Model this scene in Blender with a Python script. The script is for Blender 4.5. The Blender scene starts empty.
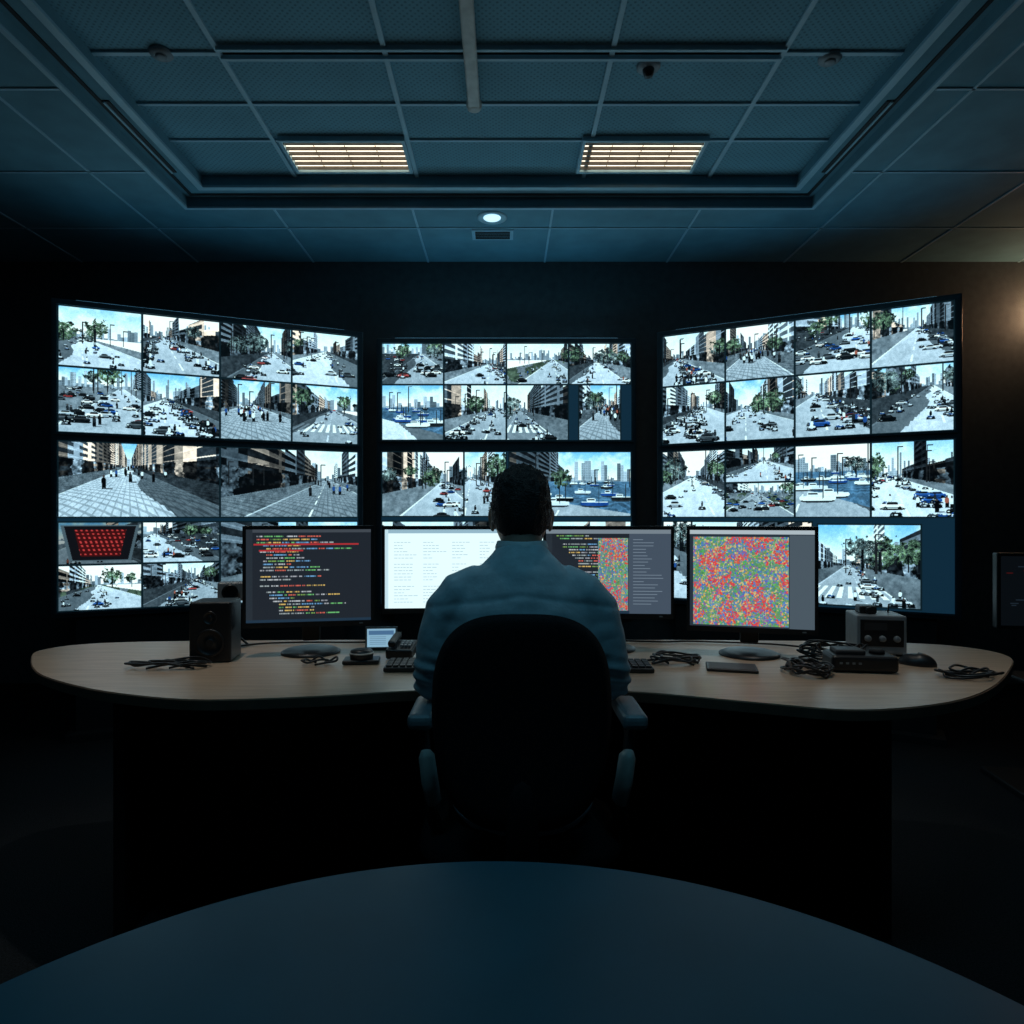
import bpy, math, random
import numpy as np
from mathutils import Vector, Matrix, noise

random.seed(7)
scene = bpy.context.scene
scene.view_settings.view_transform = 'Standard'
COL = scene.collection

# ------------------------------------------------------------------ materials
def mat(name, color, rough=0.5, metal=0.0, var=0.15, nscale=20.0, bump=0.0, bscale=60.0, emis=None, estr=0.0, coat=0.0, spec=0.5):
    m = bpy.data.materials.new(name); m.use_nodes = True
    nt = m.node_tree; N = nt.nodes; L = nt.links
    b = N['Principled BSDF']
    b.inputs['Roughness'].default_value = rough
    b.inputs['Metallic'].default_value = metal
    b.inputs['Coat Weight'].default_value = coat
    b.inputs['Specular IOR Level'].default_value = spec
    tc = N.new('ShaderNodeTexCoord')
    nz = N.new('ShaderNodeTexNoise'); nz.inputs['Scale'].default_value = nscale; nz.inputs['Detail'].default_value = 4
    L.new(tc.outputs['Object'], nz.inputs['Vector'])
    cr = N.new('ShaderNodeValToRGB')
    c0 = [max(0, c*(1-var)) for c in color]; c1 = [min(1, c*(1+var)) for c in color]
    cr.color_ramp.elements[0].color = (*c0, 1); cr.color_ramp.elements[1].color = (*c1, 1)
    cr.color_ramp.elements[0].position = .3; cr.color_ramp.elements[1].position = .7
    L.new(nz.outputs['Fac'], cr.inputs['Fac']); L.new(cr.outputs['Color'], b.inputs['Base Color'])
    if bump > 0:
        n2 = N.new('ShaderNodeTexNoise'); n2.inputs['Scale'].default_value = bscale; n2.inputs['Detail'].default_value = 3
        L.new(tc.outputs['Object'], n2.inputs['Vector'])
        bp = N.new('ShaderNodeBump'); bp.inputs['Strength'].default_value = bump; bp.inputs['Distance'].default_value = 0.01
        L.new(n2.outputs['Fac'], bp.inputs['Height']); L.new(bp.outputs['Normal'], b.inputs['Normal'])
    if emis:
        b.inputs['Emission Color'].default_value = (*emis, 1); b.inputs['Emission Strength'].default_value = estr
    return m

def wood_mat(name):
    m = bpy.data.materials.new(name); m.use_nodes = True
    nt = m.node_tree; N = nt.nodes; L = nt.links; b = N['Principled BSDF']
    b.inputs['Roughness'].default_value = .34
    tc = N.new('ShaderNodeTexCoord'); mp = N.new('ShaderNodeMapping'); mp.inputs['Scale'].default_value = (1.2, 14, 14)
    L.new(tc.outputs['Object'], mp.inputs['Vector'])
    nz = N.new('ShaderNodeTexNoise'); nz.inputs['Scale'].default_value = 4; nz.inputs['Detail'].default_value = 6; nz.inputs['Distortion'].default_value = .6
    L.new(mp.outputs['Vector'], nz.inputs['Vector'])
    cr = N.new('ShaderNodeValToRGB')
    cr.color_ramp.elements[0].color = (.50, .34, .23, 1); cr.color_ramp.elements[1].color = (.66, .48, .34, 1)
    cr.color_ramp.elements[0].position = .3; cr.color_ramp.elements[1].position = .7
    L.new(nz.outputs['Fac'], cr.inputs['Fac']); L.new(cr.outputs['Color'], b.inputs['Base Color'])
    return m

def perf_mat(name, color):
    m = bpy.data.materials.new(name); m.use_nodes = True
    nt = m.node_tree; N = nt.nodes; L = nt.links; b = N['Principled BSDF']
    b.inputs['Roughness'].default_value = .8
    tc = N.new('ShaderNodeTexCoord')
    vo = N.new('ShaderNodeTexVoronoi'); vo.inputs['Scale'].default_value = 52; vo.inputs['Randomness'].default_value = .05
    mp = N.new('ShaderNodeMapping'); mp.inputs['Rotation'].default_value = (0, 0, .785)
    L.new(tc.outputs['Object'], mp.inputs['Vector']); L.new(mp.outputs['Vector'], vo.inputs['Vector'])
    cr = N.new('ShaderNodeValToRGB')
    cr.color_ramp.elements[0].color = (*[c*.35 for c in color], 1); cr.color_ramp.elements[1].color = (*color, 1)
    cr.color_ramp.elements[0].position = .25; cr.color_ramp.elements[1].position = .45
    L.new(vo.outputs['Distance'], cr.inputs['Fac'])
    nz = N.new('ShaderNodeTexNoise'); nz.inputs['Scale'].default_value = 3
    L.new(tc.outputs['Object'], nz.inputs['Vector'])
    mr = N.new('ShaderNodeMapRange'); mr.inputs['To Min'].default_value = .75; mr.inputs['To Max'].default_value = 1.2
    L.new(nz.outputs['Fac'], mr.inputs['Value'])
    mx = N.new('ShaderNodeVectorMath'); mx.operation = 'SCALE'
    L.new(cr.outputs['Color'], mx.inputs[0]); L.new(mr.outputs['Result'], mx.inputs['Scale'])
    L.new(mx.outputs['Vector'], b.inputs['Base Color'])
    return m

M_wall = mat('wall_paint_charcoal', (.055, .08, .10), .75, bump=.1, bscale=150)
M_wallb = mat('wall_paint_taupe', (.10, .11, .115), .75, bump=.1, bscale=150)
M_floor = mat('carpet_dark', (.022, .025, .028), .95, var=.5, nscale=180, bump=.6, bscale=300, spec=.1)
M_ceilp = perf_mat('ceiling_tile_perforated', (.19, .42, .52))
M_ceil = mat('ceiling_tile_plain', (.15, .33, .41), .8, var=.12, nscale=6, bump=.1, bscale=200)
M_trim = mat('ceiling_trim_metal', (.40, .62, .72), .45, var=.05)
M_gap = mat('shadow_gap_black', (.008, .01, .012), .7)
M_wood = wood_mat('desk_oak_veneer')
M_edge = mat('desk_edge_band', (.16, .10, .07), .45)
M_black = mat('black_plastic', (.014, .016, .018), .38, var=.2, nscale=60)
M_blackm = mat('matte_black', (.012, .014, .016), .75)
M_frame = mat('display_frame_blueblack', (.025, .06, .085), .32)
M_fabric = mat('chair_mesh_black', (.014, .016, .018), .85, var=.4, nscale=250, bump=.4, bscale=500, spec=.2)
M_grey = mat('grey_plastic', (.24, .27, .29), .4)
M_lgrey = mat('light_plastic', (.62, .60, .55), .4)
M_chrome = mat('brushed_steel', (.5, .5, .5), .3, metal=1)
M_table = mat('meeting_table_laminate', (.015, .125, .175), .36, var=.08, nscale=8, spec=.4)
M_shirt = mat('shirt_cotton', (.60, .73, .79), .85, var=.08, nscale=35, bump=.35, bscale=25)
M_collar = mat('shirt_collar', (.74, .80, .83), .85)
M_trous = mat('trouser_wool', (.02, .023, .03), .9)
M_skin = mat('skin', (.44, .27, .20), .55, var=.06)
M_hair = mat('hair_dark', (.012, .010, .009), .6, var=.5, nscale=120, bump=.8, bscale=220)
M_eye = mat('eye_white', (.7, .7, .68), .2)
M_iris = mat('iris_brown', (.05, .025, .01), .2)
M_lip = mat('lip', (.35, .14, .11), .5)
M_shoe = mat('shoe_leather', (.012, .01, .009), .3)
M_warm = mat('lamp_diffuser_warm', (.8, .7, .5), .5, emis=(1.0, .88, .70), estr=1.9)
M_fill_cool = mat('added_fill_diffuser', (.6, .7, .8), .5, emis=(.25, .70, 1.0), estr=.4)  # glow of the added louvres behind the camera
M_slat = mat('louvre_slat', (.28, .25, .22), .4, metal=.3)
M_cool = mat('downlight_lens', (.8, .9, 1), .5, emis=(.55, .85, 1.0), estr=1.2)
M_sconce = mat('sconce_glass', (.9, .7, .5), .5, emis=(1.0, .60, .34), estr=24.0)
M_fill_led = mat('added_led_strip', (.6, .8, .9), .5, emis=(.2, .65, 1.0), estr=.5)  # glow of the strips added on top of the video walls
M_key = mat('key_cap', (.03, .034, .038), .5)

# ------------------------------------------------------------------ mesh builder
class MB:
    def __init__(s): s.v = []; s.f = []; s.m = []; s.s = []; s.mats = []
    def mi(s, m):
        if m not in s.mats: s.mats.append(m)
        return s.mats.index(m)
    def add(s, vs, fs, m, smooth=False, M=None):
        o = len(s.v); i = s.mi(m)
        for p in vs:
            p = Vector(p)
            if M is not None: p = M @ p
            s.v.append(tuple(p))
        for k, f in enumerate(fs):
            s.f.append([o+a for a in f]); s.m.append(i)
            s.s.append(smooth[k] if isinstance(smooth, list) else smooth)
    def box(s, c, d, m, rz=0, M=None, rx=0):
        x, y, z = d[0]/2, d[1]/2, d[2]/2
        vs = [(-x,-y,-z),(x,-y,-z),(x,y,-z),(-x,y,-z),(-x,-y,z),(x,-y,z),(x,y,z),(-x,y,z)]
        T = Matrix.Translation(c) @ Matrix.Rotation(rz, 4, 'Z') @ Matrix.Rotation(rx, 4, 'X')
        if M is not None: T = M @ T
        s.add(vs, [(0,3,2,1),(4,5,6,7),(0,1,5,4),(1,2,6,5),(2,3,7,6),(3,0,4,7)], m, False, T)
    def rbox(s, c, d, m, r=.006, rz=0, rx=0, M=None):
        import bmesh
        bm = bmesh.new(); bmesh.ops.create_cube(bm, size=1)
        for v in bm.verts: v.co = Vector((v.co.x*d[0], v.co.y*d[1], v.co.z*d[2]))
        bmesh.ops.bevel(bm, geom=list(bm.edges), offset=min(r, min(d)*.45), segments=3, profile=.5, affect='EDGES')
        bm.verts.index_update()
        T = Matrix.Translation(c) @ Matrix.Rotation(rz, 4, 'Z') @ Matrix.Rotation(rx, 4, 'X')
        if M is not None: T = M @ T
        s.add([v.co.copy() for v in bm.verts], [[v.index for v in f.verts] for f in bm.faces], m, False, T)
        bm.free()
    def loft(s, pts, m, seg=16, up=(0,0,1), smooth=True, M=None):
        P = [Vector(p[0]) for p in pts]; vs = []; fs = []; sm = []
        n = len(P); side = None
        for i in range(n):
            d = (P[min(i+1, n-1)] - P[max(i-1, 0)]).normalized()
            if side is None:
                u = Vector(up)
                if abs(d.dot(u)) > .95: u = Vector((0, 1, 0))
                side = d.cross(u).normalized()
            side = (side - d*side.dot(d)).normalized()
            u2 = side.cross(d).normalized()
            for k in range(seg):
                a = 2*math.pi*k/seg
                vs.append(P[i] + side*(pts[i][1]*math.cos(a)) + u2*(pts[i][2]*math.sin(a)))
        for i in range(n-1):
            for k in range(seg):
                k2 = (k+1) % seg
                fs.append((i*seg+k, i*seg+k2, (i+1)*seg+k2, (i+1)*seg+k)); sm.append(smooth)
        fs.append(tuple(range(seg))[::-1]); sm.append(False)
        fs.append(tuple((n-1)*seg+k for k in range(seg))); sm.append(False)
        s.add(vs, fs, m, sm, M)
    def tube(s, pts, r, m, seg=8, M=None):
        rr = r if isinstance(r, (list, tuple)) else [r]*len(pts)
        s.loft([(p, a, a) for p, a in zip(pts, rr)], m, seg, M=M)
    def rings(s, rs, m, seg=32, M=None):
        s.loft([((a, b, z), ax, ay) for a, b, z, ax, ay in rs], m, seg, up=(0, 1, 0), M=M)
    def lathe(s, prof, c, m, seg=32, M=None, smooth=True):
        vs = []; fs = []; sm = []
        for r, z in prof:
            for k in range(seg):
                a = 2*math.pi*k/seg
                vs.append((c[0]+r*math.cos(a), c[1]+r*math.sin(a), c[2]+z))
        for i in range(len(prof)-1):
            for k in range(seg):
                k2 = (k+1) % seg
                fs.append((i*seg+k, i*seg+k2, (i+1)*seg+k2, (i+1)*seg+k)); sm.append(smooth)
        fs.append(tuple(range(seg))[::-1]); sm.append(False)
        fs.append(tuple((len(prof)-1)*seg+k for k in range(seg))); sm.append(False)
        s.add(vs, fs, m, sm, M)
    def ell(s, c, r, m, seg=24, rg=14, M=None, fn=None):
        vs = []; fs = []
        for i in range(rg+1):
            t = math.pi*i/rg
            for k in range(seg):
                a = 2*math.pi*k/seg
                n = Vector((math.sin(t)*math.cos(a), math.sin(t)*math.sin(a), math.cos(t)))
                p = Vector((n.x*r[0], n.y*r[1], n.z*r[2]))
                if fn: p = fn(n, p)
                vs.append(Vector(c)+p)
        for i in range(rg):
            for k in range(seg):
                k2 = (k+1) % seg
                fs.append((i*seg+k, (i+1)*seg+k, (i+1)*seg+k2, i*seg+k2))
        s.add(vs, fs, m, True, M)
    def prism(s, out, z0, z1, m, mside=None, smooth_side=True):
        n = len(out)
        vs = [(x, y, z0) for x, y in out] + [(x, y, z1) for x, y in out]
        s.add(vs, [tuple(range(n))[::-1], tuple(range(n, 2*n))], m, False)
        s.add(vs, [(k, (k+1) % n, n+(k+1) % n, n+k) for k in range(n)], mside or m, smooth_side)
    def mesh(s, name):
        me = bpy.data.meshes.new(name)
        me.from_pydata(s.v, [], s.f)
        for m in s.mats: me.materials.append(m)
        me.polygons.foreach_set('material_index', s.m)
        me.polygons.foreach_set('use_smooth', s.s)
        me.update()
        return me
    def build(s, name, parent=None, loc=(0,0,0), rz=0, weld=False):
        me = s.mesh(name)
        if weld:
            import bmesh
            bm = bmesh.new(); bm.from_mesh(me)
            bmesh.ops.remove_doubles(bm, verts=bm.verts, dist=1e-5)
            bmesh.ops.recalc_face_normals(bm, faces=bm.faces)
            bm.to_mesh(me); bm.free()
        ob = bpy.data.objects.new(name, me); COL.objects.link(ob)
        ob.location = loc; ob.rotation_euler = (0, 0, rz)
        if parent: ob.parent = parent
        return ob

def root(name, loc=(0,0,0), rz=0):
    e = bpy.data.objects.new(name, None); COL.objects.link(e)
    e.empty_display_size = .1; e.location = loc; e.rotation_euler = (0, 0, rz)
    return e

def light(name, kind, parent, loc, target, energy, color, **kw):
    ld = bpy.data.lights.new(name, kind); ld.energy = energy; ld.color = color
    for k, v in kw.items(): setattr(ld, k, v)
    ob = bpy.data.objects.new(name, ld); COL.objects.link(ob); ob.location = loc
    if parent: ob.parent = parent
    d = Vector(target)-Vector(loc)
    ob.rotation_euler = d.to_track_quat('-Z', 'Y').to_euler()
    return ob

def remeshed(mb, name, parent, material, voxel=.008, smooth=6, fn=None, loc=(0,0,0)):
    me = mb.mesh(name+'_tmp'); ob = bpy.data.objects.new(name+'_tmp', me); COL.objects.link(ob)
    r = ob.modifiers.new('r', 'REMESH'); r.mode = 'VOXEL'; r.voxel_size = voxel
    sm = ob.modifiers.new('s', 'SMOOTH'); sm.iterations = smooth; sm.factor = .5
    dg = bpy.context.evaluated_depsgraph_get(); dg.update()
    new = bpy.data.meshes.new_from_object(ob.evaluated_get(dg))
    bpy.data.objects.remove(ob)
    new.materials.clear(); new.materials.append(material)
    for p in new.polygons: p.use_smooth = True; p.material_index = 0
    if fn:
        nn = [v.normal.copy() for v in new.vertices]
        for v, n in zip(new.vertices, nn): v.co = v.co + n*fn(v.co)
    new.update(); new.name = name
    o = bpy.data.objects.new(name, new); COL.objects.link(o); o.parent = parent; o.location = loc
    return o

def catmull(pts, n=10, closed=True):
    out = []; k = len(pts)
    rng = range(k) if closed else range(k-1)
    for i in rng:
        if closed: p = [Vector(pts[(i+j-1) % k]) for j in range(4)]
        else: p = [Vector(pts[max(0, min(k-1, i+j-1))]) for j in range(4)]
        for q in range(n):
            t = q/n
            out.append(.5*((2*p[1]) + (p[2]-p[0])*t + (2*p[0]-5*p[1]+4*p[2]-p[3])*t*t + (3*p[1]-p[0]-3*p[2]+p[3])*t**3))
    if not closed: out.append(Vector(pts[-1]))
    return out

# ------------------------------------------------------------------ room shell
XL, XR, YB, YF, ZC = -4.0, 4.0, 4.6, -1.8, 2.94
def slab(name, c, d, m):
    b = MB(); b.box((0,0,0), d, m); return b.build(name, loc=c)
slab('floor', (0, (YB+YF)/2, -.05), (XR-XL+.4, YB-YF+.4, .1), M_floor)
slab('wall_back', (0, YB+.05, 1.6), (XR-XL+.4, .1, 3.2), M_wallb)
slab('wall_front', (0, YF-.05, 1.6), (XR-XL+.4, .1, 3.2), M_wall)
slab('wall_left', (XL-.05, (YB+YF)/2, 1.6), (.1, YB-YF, 3.2), M_wall)
slab('wall_right', (XR+.05, (YB+YF)/2, 1.6), (.1, YB-YF, 3.2), M_wall)
for nm, c, d in (('baseboard_back', (0, YB-.008, .05), (XR-XL, .016, .1)), ('baseboard_left', (XL+.008, 1.4, .05), (.016, 6.36, .1)), ('baseboard_right', (XR-.008, 1.4, .05), (.016, 6.36, .1))):
    slab(nm, c, d, M_blackm)
ax0, ax1, ay0, ay1 = -1.76, 1.70, -1.0, 3.78
bx0, bx1, by0, by1 = -1.62, 1.56, -.86, 3.65
ZS, ZI = 2.99, 3.045
b = MB()
def cbox(x0, x1, y0, y1, z0, z1, m): b.box(((x0+x1)/2, (y0+y1)/2, (z0+z1)/2), (x1-x0, y1-y0, z1-z0), m)
ZT = 3.2
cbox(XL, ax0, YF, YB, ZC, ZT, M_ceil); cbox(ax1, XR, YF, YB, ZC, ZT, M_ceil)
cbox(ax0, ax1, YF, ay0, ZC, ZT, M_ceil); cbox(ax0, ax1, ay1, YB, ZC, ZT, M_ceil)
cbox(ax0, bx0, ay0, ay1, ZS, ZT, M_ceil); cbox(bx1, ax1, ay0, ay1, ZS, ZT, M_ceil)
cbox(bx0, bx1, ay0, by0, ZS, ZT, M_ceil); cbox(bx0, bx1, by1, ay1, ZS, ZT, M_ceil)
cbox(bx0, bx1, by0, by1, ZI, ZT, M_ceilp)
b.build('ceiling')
def ringtrim(name, x0, x1, y0, y1, z0, z1, w, m):
    t = MB()
    t.box(((x0+x1)/2, y1-w/2, (z0+z1)/2), (x1-x0, w, z1-z0), m)
    t.box(((x0+x1)/2, y0+w/2, (z0+z1)/2), (x1-x0, w, z1-z0), m)
    t.box((x0+w/2, (y0+y1)/2, (z0+z1)/2), (w, y1-y0-2*w, z1-z0), m)
    t.box((x1-w/2, (y0+y1)/2, (z0+z1)/2), (w, y1-y0-2*w, z1-z0), m)
    return t.build(name)
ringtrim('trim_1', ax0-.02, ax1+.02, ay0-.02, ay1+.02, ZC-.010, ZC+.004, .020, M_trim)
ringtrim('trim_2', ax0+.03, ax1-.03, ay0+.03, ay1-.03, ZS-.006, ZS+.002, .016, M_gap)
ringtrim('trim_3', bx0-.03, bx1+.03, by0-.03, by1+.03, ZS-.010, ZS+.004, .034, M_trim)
b = MB()
def bar(x0, x1, y0, y1, z, m=M_trim, h=.006):
    b.box(((x0+x1)/2, (y0+y1)/2, z-h/2+.001), (x1-x0, y1-y0, h), m)
w = .006
for x in (-3.64, -2.85, -2.07, -1.29, -.517, .267, 1.09, 1.88, 2.67, 3.46):
    if ax0 < x < ax1: bar(x-w, x+w, ay1+.03, YB, ZC); bar(x-w, x+w, YF, ay0-.03, ZC)
    else: bar(x-w, x+w, YF, YB, ZC)
for y in (4.06, 3.40, 2.74, 2.08, 1.42, .76, .1, -.56, -1.22):
    if ay0 < y < ay1: bar(XL, ax0-.03, y-w, y+w, ZC); bar(ax1+.03, XR, y-w, y+w, ZC)
    else: bar(XL, XR, y-w, y+w, ZC)
b.build('trim_4')
b = MB(); w = .010
colx = (-1.12, -.47, .42, 1.09)
for x in colx: bar(x-w, x+w, by0, by1, ZI, h=.012)
for y in (3.30, 3.01, 2.36, 2.03, 1.70, 1.37, 1.04, .71, .38, .05, -.28, -.6): bar(bx0, bx1, y-w*.7, y+w*.7, ZI, h=.010)
bar(bx0, colx[0], 2.67, 2.69, ZI, h=.01); bar(colx[3], bx1, 2.67, 2.69, ZI, h=.01)
bar(colx[0], colx[3], 2.636, 2.650, ZI, h=.022); bar(colx[0], colx[3], 2.69, 2.704, ZI, h=.022)
bar(colx[0], colx[3], 2.650, 2.69, ZI, M_gap, h=.004)
for xx in (bx0-.085, bx1+.085):
    bar(xx-.022, xx+.022, 2.9, 3.5, ZS, M_gap, h=.006); bar(xx-.004, xx+.004, 2.9, 3.5, ZS, M_trim, h=.012)
b.build('trim_5')

def louvre(x, y, diff):
    r = root('ceiling_louvre_light', (x, y, ZI))
    W, D = .575, .28
    f = MB()
    for sx in (-1, 1): f.box((sx*(W/2+.008), 0, -.014), (.016, D+.032, .026), M_trim)
    for sy in (-1, 1): f.box((0, sy*(D/2+.008), -.014), (W, .016, .026), M_trim)
    for i in range(6):
        yy = -D/2 + D*(i+.5)/6
        f.box((0, yy, -.017), (W, .005, .017), M_slat, rx=.35)
    for k in (-1, 0, 1): f.box((k*.15, 0, -.010), (.003, D, .005), M_slat)
    f.build('housing', r)
    g = MB(); g.box((0, 0, -.003), (W, D, .004), diff); g.build('diffuser', r)
    return r
louvre(-.785, 3.42, M_warm); louvre(.675, 3.42, M_warm)
for x in (-.785, .675):  # extra louvre pair behind the camera, added as teal fill for table and back
    r = louvre(x, .88, M_fill_cool)
    light('added_fill_glow', 'AREA', r, (0, 0, -.03), (0, 0, -1), 2.4, (.18, .68, 1.0), shape='RECTANGLE', size=.55, size_y=.26)

def fill_spot(x, y, tx, ty, tz, e, col, ang, blend=.6):  # fixture added out of view to brighten what it aims at
    r = root('added_ceiling_spot', (x, y, ZI))
    d = Vector((tx-x, ty-y, tz-(ZI-.07))).normalized()
    f = MB(); f.lathe([(.045, 0), (.045, -.012), (.02, -.016)], (0,0,0), M_black, 24)
    f.tube([(0, 0, -.01), (0, 0, -.05)], .008, M_black)
    T = Matrix.Translation((0, 0, -.06)) @ d.to_track_quat('Z', 'Y').to_matrix().to_4x4()
    f.lathe([(.02, -.035), (.032, -.03), (.034, .03), (.030, .032), (.028, .012)], (0,0,0), M_black, 24, M=T)
    f.build('housing', r)
    light('fill_bulb', 'SPOT', r, Vector((0, 0, -.06))+d*.05, Vector((0, 0, -.06))+d, e, col, spot_size=math.radians(ang), spot_blend=blend, shadow_soft_size=.03)
fill_spot(-1.0, 2.05, -1.05, 2.22, .75, 31, (1.0, .92, .82), 46, 1.0)  # this and the next are added to brighten the desk wings
fill_spot(.98, 2.0, 1.02, 2.18, .75, 24, (1.0, .92, .82), 46, 1.0)
fill_spot(.15, 2.14, .045, 1.72, 1.12, 5.0, (.58, .86, 1.0), 36, 1.0)  # added for a cool rim on the man's shoulders

b = MB()
b.rbox((0, 0, -.03), (.052, 1.7, .035), M_lgrey, .008)
b.rbox((0, 0, -.006), (.03, 1.66, .014), M_trim, .004)
b.lathe([(.034, 0), (.034, -.02), (.028, -.032), (.012, -.036)], (0, .86, -.014), M_lgrey, 24)
b.build('ceiling_track_rail', loc=(-.135, 2.12, ZI))
def detector(name, x, y, z, r=.055, dome=False):
    b = MB()
    b.lathe([(r, 0), (r, -.008), (r*.85, -.015), (r*.5, -.018), (r*.1, -.019)], (0,0,0), M_grey, 28)
    b.lathe([(r*.5, -.017), (r*.5, -.021), (r*.35, -.024 if not dome else -.044), (r*.1, -.026 if not dome else -.048)], (0,0,0), M_black if dome else M_grey, 20)
    b.build(name, loc=(x, y, z))
detector('smoke_detector', -1.35, 2.68, ZI, .045)
detector('smoke_detector', 1.29, 2.71, ZI, .045)
detector('dome_security_camera', .58, 2.76, ZI, .048, True)
r = root('recessed_downlight', (-.074, 3.92, ZC))
b = MB(); b.lathe([(.085, 0), (.085, -.004), (.07, -.007), (.055, -.002)], (0,0,0), M_trim, 32); b.build('bezel', r)
b = MB(); b.lathe([(.050, -.003), (.044, -.008), (.02, -.010)], (0,0,0), M_cool, 24); b.build('lens', r)
b = MB()
b.box((0, 0, -.004), (.25, .14, .008), M_trim)
for i in range(5): b.box((0, -.045+i*.0225, -.009), (.21, .012, .004), M_gap)
b.build('ceiling_air_vent', loc=(-.075, 4.15, ZC))

r = root('wall_sconce', (3.64, 4.6, 2.58))
b = MB(); b.rbox((0, -.015, 0), (.10, .03, .22), M_chrome, .01); b.box((0, -.06, -.11), (.10, .10, .012), M_chrome); b.build('backplate', r)
b = MB(); b.lathe([(.04, -.10), (.045, -.06), (.045, .08), (.04, .10)], (0, -.13, 0), M_sconce, 24); b.tube([(0, -.03, 0), (0, -.10, 0)], .01, M_chrome); b.build('glass_shade', r)

# ------------------------------------------------------------------ screen pictures (generated procedurally)
def up(a, h, w):
    gh, gw = a.shape
    y = np.linspace(0, gh-1.001, h); x = np.linspace(0, gw-1.001, w)
    y0 = y.astype(int); x0 = x.astype(int); fy = (y-y0)[:, None]; fx = (x-x0)[None, :]
    A = a[y0][:, x0]; B = a[y0][:, x0+1]; C = a[y0+1][:, x0]; D = a[y0+1][:, x0+1]
    return (A*(1-fx)+B*fx)*(1-fy) + (C*(1-fx)+D*fx)*fy
def fbm(h, w, rng, base=4, octs=4):
    o = np.zeros((h, w)); amp = 1; tot = 0
    for i in range(octs):
        g = base*2**i
        o += amp*up(rng.rand(g+2, int(g*w/h)+2), h, w); tot += amp; amp *= .6
    return o/tot
def st3(g, t): return np.stack([g*t[0], g*t[1], g*t[2]], -1)
TN = (.80, .96, 1.05)
def street(w, h, seed, style='street'):
    rng = np.random.RandomState(seed); asp = w/h
    X = np.linspace(-1, 1, w)[None, :]*asp*np.ones((h, 1)); Y = np.linspace(1, -1, h)[:, None]*np.ones((1, w))
    vx = rng.uniform(-.75, .75)*asp; vy = rng.uniform(.0, .40)
    if style == 'lot': vy = rng.uniform(.45, .7)
    if style == 'water': vy = rng.uniform(.1, .35)
    if style in ('people', 'plaza'): vx *= .5
    dx = X-vx; dy = Y-vy; adx = np.abs(dx)+.015
    n1 = fbm(h, w, rng, 5, 5); n2 = fbm(h, w, rng, 22, 3)
    blue = rng.choice([0, .4, .8, 1.1]); gr = np.clip((Y-vy)/(1-vy), 0, 1)*blue
    cl = np.clip((n1-.45)*4, 0, 1)*.6
    col = np.stack([.88-.50*gr*(1-cl), .98-.24*gr*(1-cl), 1.0-.03*gr], -1)
    K = rng.randint(18, 50); hs = rng.rand(K)**1.6*rng.uniform(.25, .7); ci = np.clip(((X+asp)/(2*asp)*(K-1)).astype(int), 0, K-1)
    m = (dy > -.03) & (dy < hs[ci])
    sk = .42+.40*rng.rand(K)[ci]-.18*((np.floor(Y*38) % 2 == 0) & (np.floor(X*40) % 2 == 0))
    col[m] = st3(sk, (.76, .95, 1.06))[m]
    ratio = dy/adx
    openside = rng.choice([-1, 1])
    for side in (-1, 1):
        if style in ('open', 'lot', 'water') and (side == openside or style == 'water' and rng.rand() < .6): continue
        nb = rng.uniform(2.0, 4.2); idx = (np.floor(np.log(adx)*nb+rng.rand()*3).astype(int)) % 17
        H = rng.uniform(.25, 1.9, 17); S = rng.uniform(.28, 1.0, 17); WM = rng.uniform(.12, .5, 17); HU = rng.rand(17)
        off = .05+rng.rand()*.4
        if style == 'people': H[:] = 3.0; off = .06
        m = (dx*side > off) & (ratio < H[idx]) & (ratio > -.2)
        t = 1/adx; fx = rng.uniform(1.6, 4.2); fy = rng.uniform(4, 8)
        wx = (t*fx) % 1; wy = (ratio*fy) % 1
        kind = rng.randint(3)
        if kind == 0: win = (wx > .35) & (wy > .35) & (wy < .85)
        elif kind == 1: win = (wy > .45) & (wx > .12)
        else: win = (wx > .5) & (wy > .12)
        sh = S[idx] + .22*(n2-.5)+.12*(n1-.5)
        sh = np.where(win, sh*WM[idx], sh)
        sh = np.where((wy < .10), sh*1.2, sh)
        sh = np.where(ratio < .12, .06+.85*(np.floor(t*7+2*n1) % 3 == 0)*n2+.35*(n2-.3), sh)
        if rng.rand() < .3: sh = sh*.55
        warm = (HU[idx] < (.9 if style == 'people' else .28))
        cw = st3(sh, (1.0, .90, .78)); cc_ = st3(sh, (.76, .93, 1.05))
        fc = np.where((warm & ~win)[..., None], cw, cc_)
        col[m] = fc[m]
    sl = rng.uniform(1.2, 3.0)
    gm = (ratio <= -.2) | ((dy < -.03) & (adx < .35))
    if style in ('lot', 'water'): gm = dy < -.03
    ay = np.clip(-dy, 0, 2)
    gd = .50 + .25*(n1-.5)+.2*(n2-.5)
    base = rng.uniform(.58, .86)
    onroad = np.abs(dx) < sl*ay+.03
    gd = np.where(onroad, base+.16*np.exp(-ay*3)+.10*(n1-.5)+.08*(n2-.5), gd)
    gd = np.where(np.abs(np.abs(dx)-sl*ay) < .04*ay, .95, gd)
    if style in ('cobble', 'people', 'plaza'): gd = (gd-.04)*(1-.22*(((1/(ay+.05)*7+dx*2) % 1 < .3) | ((dx/(ay+.02)*6) % 1 < .2)))
    lc = rng.uniform(-.6, .6)
    if style not in ('people', 'plaza'):
        ln = (np.abs(dx-lc*ay) < .03*ay) & (((1/(ay+.02)*2.4) % 1) < .5)
        gd = np.where(ln, .98, gd)
    if rng.rand() < .2 and style in ('street', 'open', 'cars', 'trees'):
        zz = (dy < -.55) & (dy > -.85) & onroad & (((dx/np.abs(dy+1e-4))*3.2) % 1 < .5); gd = np.where(zz, .98, gd*.85)
    ss = rng.choice([-1, 1]); kx = rng.uniform(.2, .9)*sl
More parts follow.
